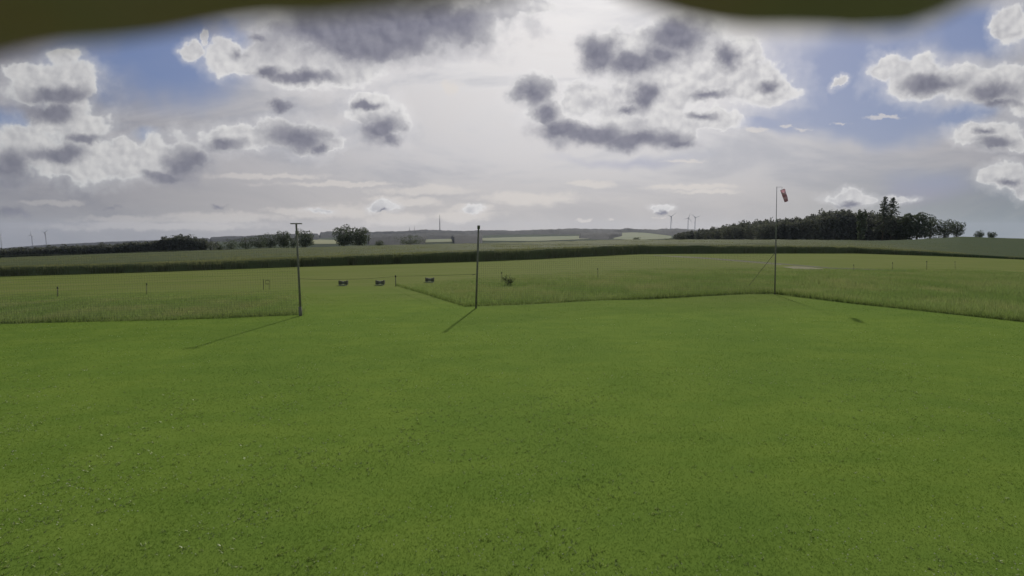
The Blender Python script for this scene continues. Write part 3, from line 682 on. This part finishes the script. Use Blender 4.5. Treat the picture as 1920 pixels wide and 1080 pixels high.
def stake(px, base, top, label, r=.03, board=False):
    p = gpt(px, base); q = col_pt(px - .3, top, p.y); t = thing('fence_stake', p, label, 'stake', 'short stakes along the runway edge')
    MB().tube(p - Vector((0, 0, .15)), q, r, r * .85, 8).build('post', M['post'], t, True)
    MB().tube(q - Vector((0, 0, .13)), q + Vector((0, 0, .02)), r * 1.7, r * 1.6, 8).build('insulator', M['dark'], t, True)
    return q
stake(108, 556, 538, 'short stake in the left meadow near the picture edge')
stake(275, 552, 531, 'thin stake in the left meadow right of the first one', .02)
s3 = stake(742, 537, 516.5, 'dark stake at the tip of the middle meadow', .035)
stake(941, 530, 510, 'thin stake beside the leafy bush behind the middle net', .022)
stake(1121, 520, 503, 'thin stake halfway along the middle net', .02)
stake(1601, 508, 496, 'first thin stake right of the windsock mast', .02)
stake(1674, 506, 492, 'second thin stake right of the windsock mast', .022)
stake(1738, 506, 489.5, 'third stake right of the windsock mast', .028)
stake(1791, 505, 490, 'fourth stake right of the windsock mast', .018)
def cord():
    pts = [col_pt(562, 522.5, b1.y), None, s3 + Vector((0, 0, -.05)), None, hk]; m = MB(); segs = [(pts[0], pts[2], .5), (pts[2], pts[4], .12)]
    for a, b, sg in segs:
        pr = None
        for i in range(17):
            f = i / 16; p = a.lerp(b, f); p.z -= sg * 4 * f * (1 - f) * .25
            if pr is not None: m.tube(pr, p, .009, .009, 4, False)
            pr = p
    tag(m.build('barrier_cord', M['rope'], None, False, b1), 'thin dark cord strung from the T-topped pole past the meadow stake', 'cord')
cord()
def frame_sign():
    p = gpt(499, 543); t = thing('frame_stand', p, 'small dark open frame on a post in the left meadow', 'frame')
    k = p.y / 961
    MB().tube(gpt(494, 543), col_pt(494, 523.5, p.y), .022, .02, 6).build('post', M['dark'], t)
    m = MB(); c = [col_pt(x, y, p.y) for x, y in ((498, 525.5), (505, 525.5), (505, 532.5), (498, 532.5))]
    for i in range(4): m.tube(c[i], c[(i + 1) % 4], .024 if i % 2 == 0 else .012, .024 if i % 2 == 0 else .012, 6)
    m.build('panel_frame', M['dark'], t); MB().tube(gpt(505, 543), c[1], .014, .014, 6).build('post', M['dark'], t)
frame_sign()
def stand(px, base, top, label):
    p = gpt(px, base); k = p.y / 961; h = (base - top) * k; t = thing('runway_stand', p, label, 'low stand', 'low dark stands on the runway')
    for s in (-1, 1):
        m = MB(); m.box(p + Vector((s * 5.6 * k, 0, h * .55)), (5.2 * k, .28, h * .75)); m.box(p + Vector((s * 7.2 * k, 0, h * .9)), (1.6 * k, .2, h * .3)); m.build('side_block', M['dark'], t)
        MB().tube(p + Vector((s * 6 * k, 0, -.02)), p + Vector((s * 6 * k, 0, h * .2)), .02, .02, 6).build('leg', M['dark'], t)
    MB().box(p + Vector((0, .03, h * .55)), (6.0 * k, .2, h * .6)).build('centre_panel', M['pale'] if False else mat('grey_panel', (.13, .14, .11), (.17, .17, .14), 5), t)
    MB().box(p + Vector((0, -.12, .03)), (15 * k, .10, .035)).build('base_board', M['pale'], t)
stand(644, 535, 526, 'leftmost of the three low dark stands on the runway')
stand(713, 534.5, 525.5, 'low dark stand next to the meadow-tip stake')
stand(806, 529, 520.5, 'low dark stand just behind the middle meadow tip')

# ------------------------------------------------------------------ overhang close above the camera
def overhang():
    ed = C([(-1500,300),(-700,240),(-300,176),(0,112),(120,86),(250,64),(400,42),(500,28),(640,19),(800,13),(950,-6),(1040,-36),(1110,-36),(1200,-2),(1300,20),(1400,40),(1500,50),(1600,56),(1700,46),(1780,18),(1860,-18),(2000,-60),(2200,-40),(2600,40),(3300,-20)])
    xs = np.arange(-1500, 3301, 20.); D = .24; edge = at(xs, ed(xs), D)
    n = len(xs); V = np.zeros((n, 6, 3))
    wob = np.array([mnoise.noise((x * .004, 1.7, 0)) * .006 for x in xs])
    for j, (yy, zz) in enumerate([(0, .0), (.022, .010), (.018, .050), (-.30, .20), (-.75, .36), (-.76, .40)]):
        V[:, j] = edge; V[:, j, 1] += yy; V[:, j, 2] = edge[:, 2] * (1 if j < 3 else .5) + (0 if j < 3 else .5 * (CAMH + .16)) + zz + wob
    under = V[:, [0, 3, 4], :].copy(); under[:, 1, 2] -= .035; under[:, 2, 2] -= .03; under[:, 1:, :] = under[:, 1:, :]
    A = np.concatenate([V[:, [5, 4, 3, 2, 1, 0]], under[:, 1:]], 1); A = np.concatenate([A, A[:, :1]], 1)
    me = grid_mesh('roof_overhang', A - np.array((0, 0, CAMH))); o = link('roof_overhang', me, M['hood'], smooth=True); o.location = (0, 0, CAMH)
    tag(o, 'blurred dark grimy overhang with a wavy lower edge just above the lens', 'overhang')
overhang()

# ------------------------------------------------------------------ the air
def haze(dens=2.8e-5):
    m = bpy.data.materials.new('haze_air'); m.use_nodes = True; N = NT(m.node_tree); N.n.clear()
    v = N.node('ShaderNodeVolumePrincipled'); v.inputs['Density'].default_value = dens; v.inputs['Color'].default_value = (.74, .82, 1., 1); v.inputs['Anisotropy'].default_value = .3
    o = N.node('ShaderNodeOutputMaterial'); N.l.new(v.outputs[0], o.inputs['Volume'])
    b = MB().box((0, 0, 0), (20000, 20000, 900)); ob = b.build('haze', m); ob.location = (0, 0, 450 - 720); tag(ob, 'thin pale haze hanging over the whole landscape', 'haze', kind='stuff')
    return ob
hz = haze()
for o in COL.objects:
    if o.type == 'MESH' and o.name == 'ground':
        zmin = min(v.co.z for v in o.data.vertices); break
top = 190
hz.scale = (1, 1, (top - (zmin - 1)) / 900); hz.location.z = (top + zmin - 1) / 2
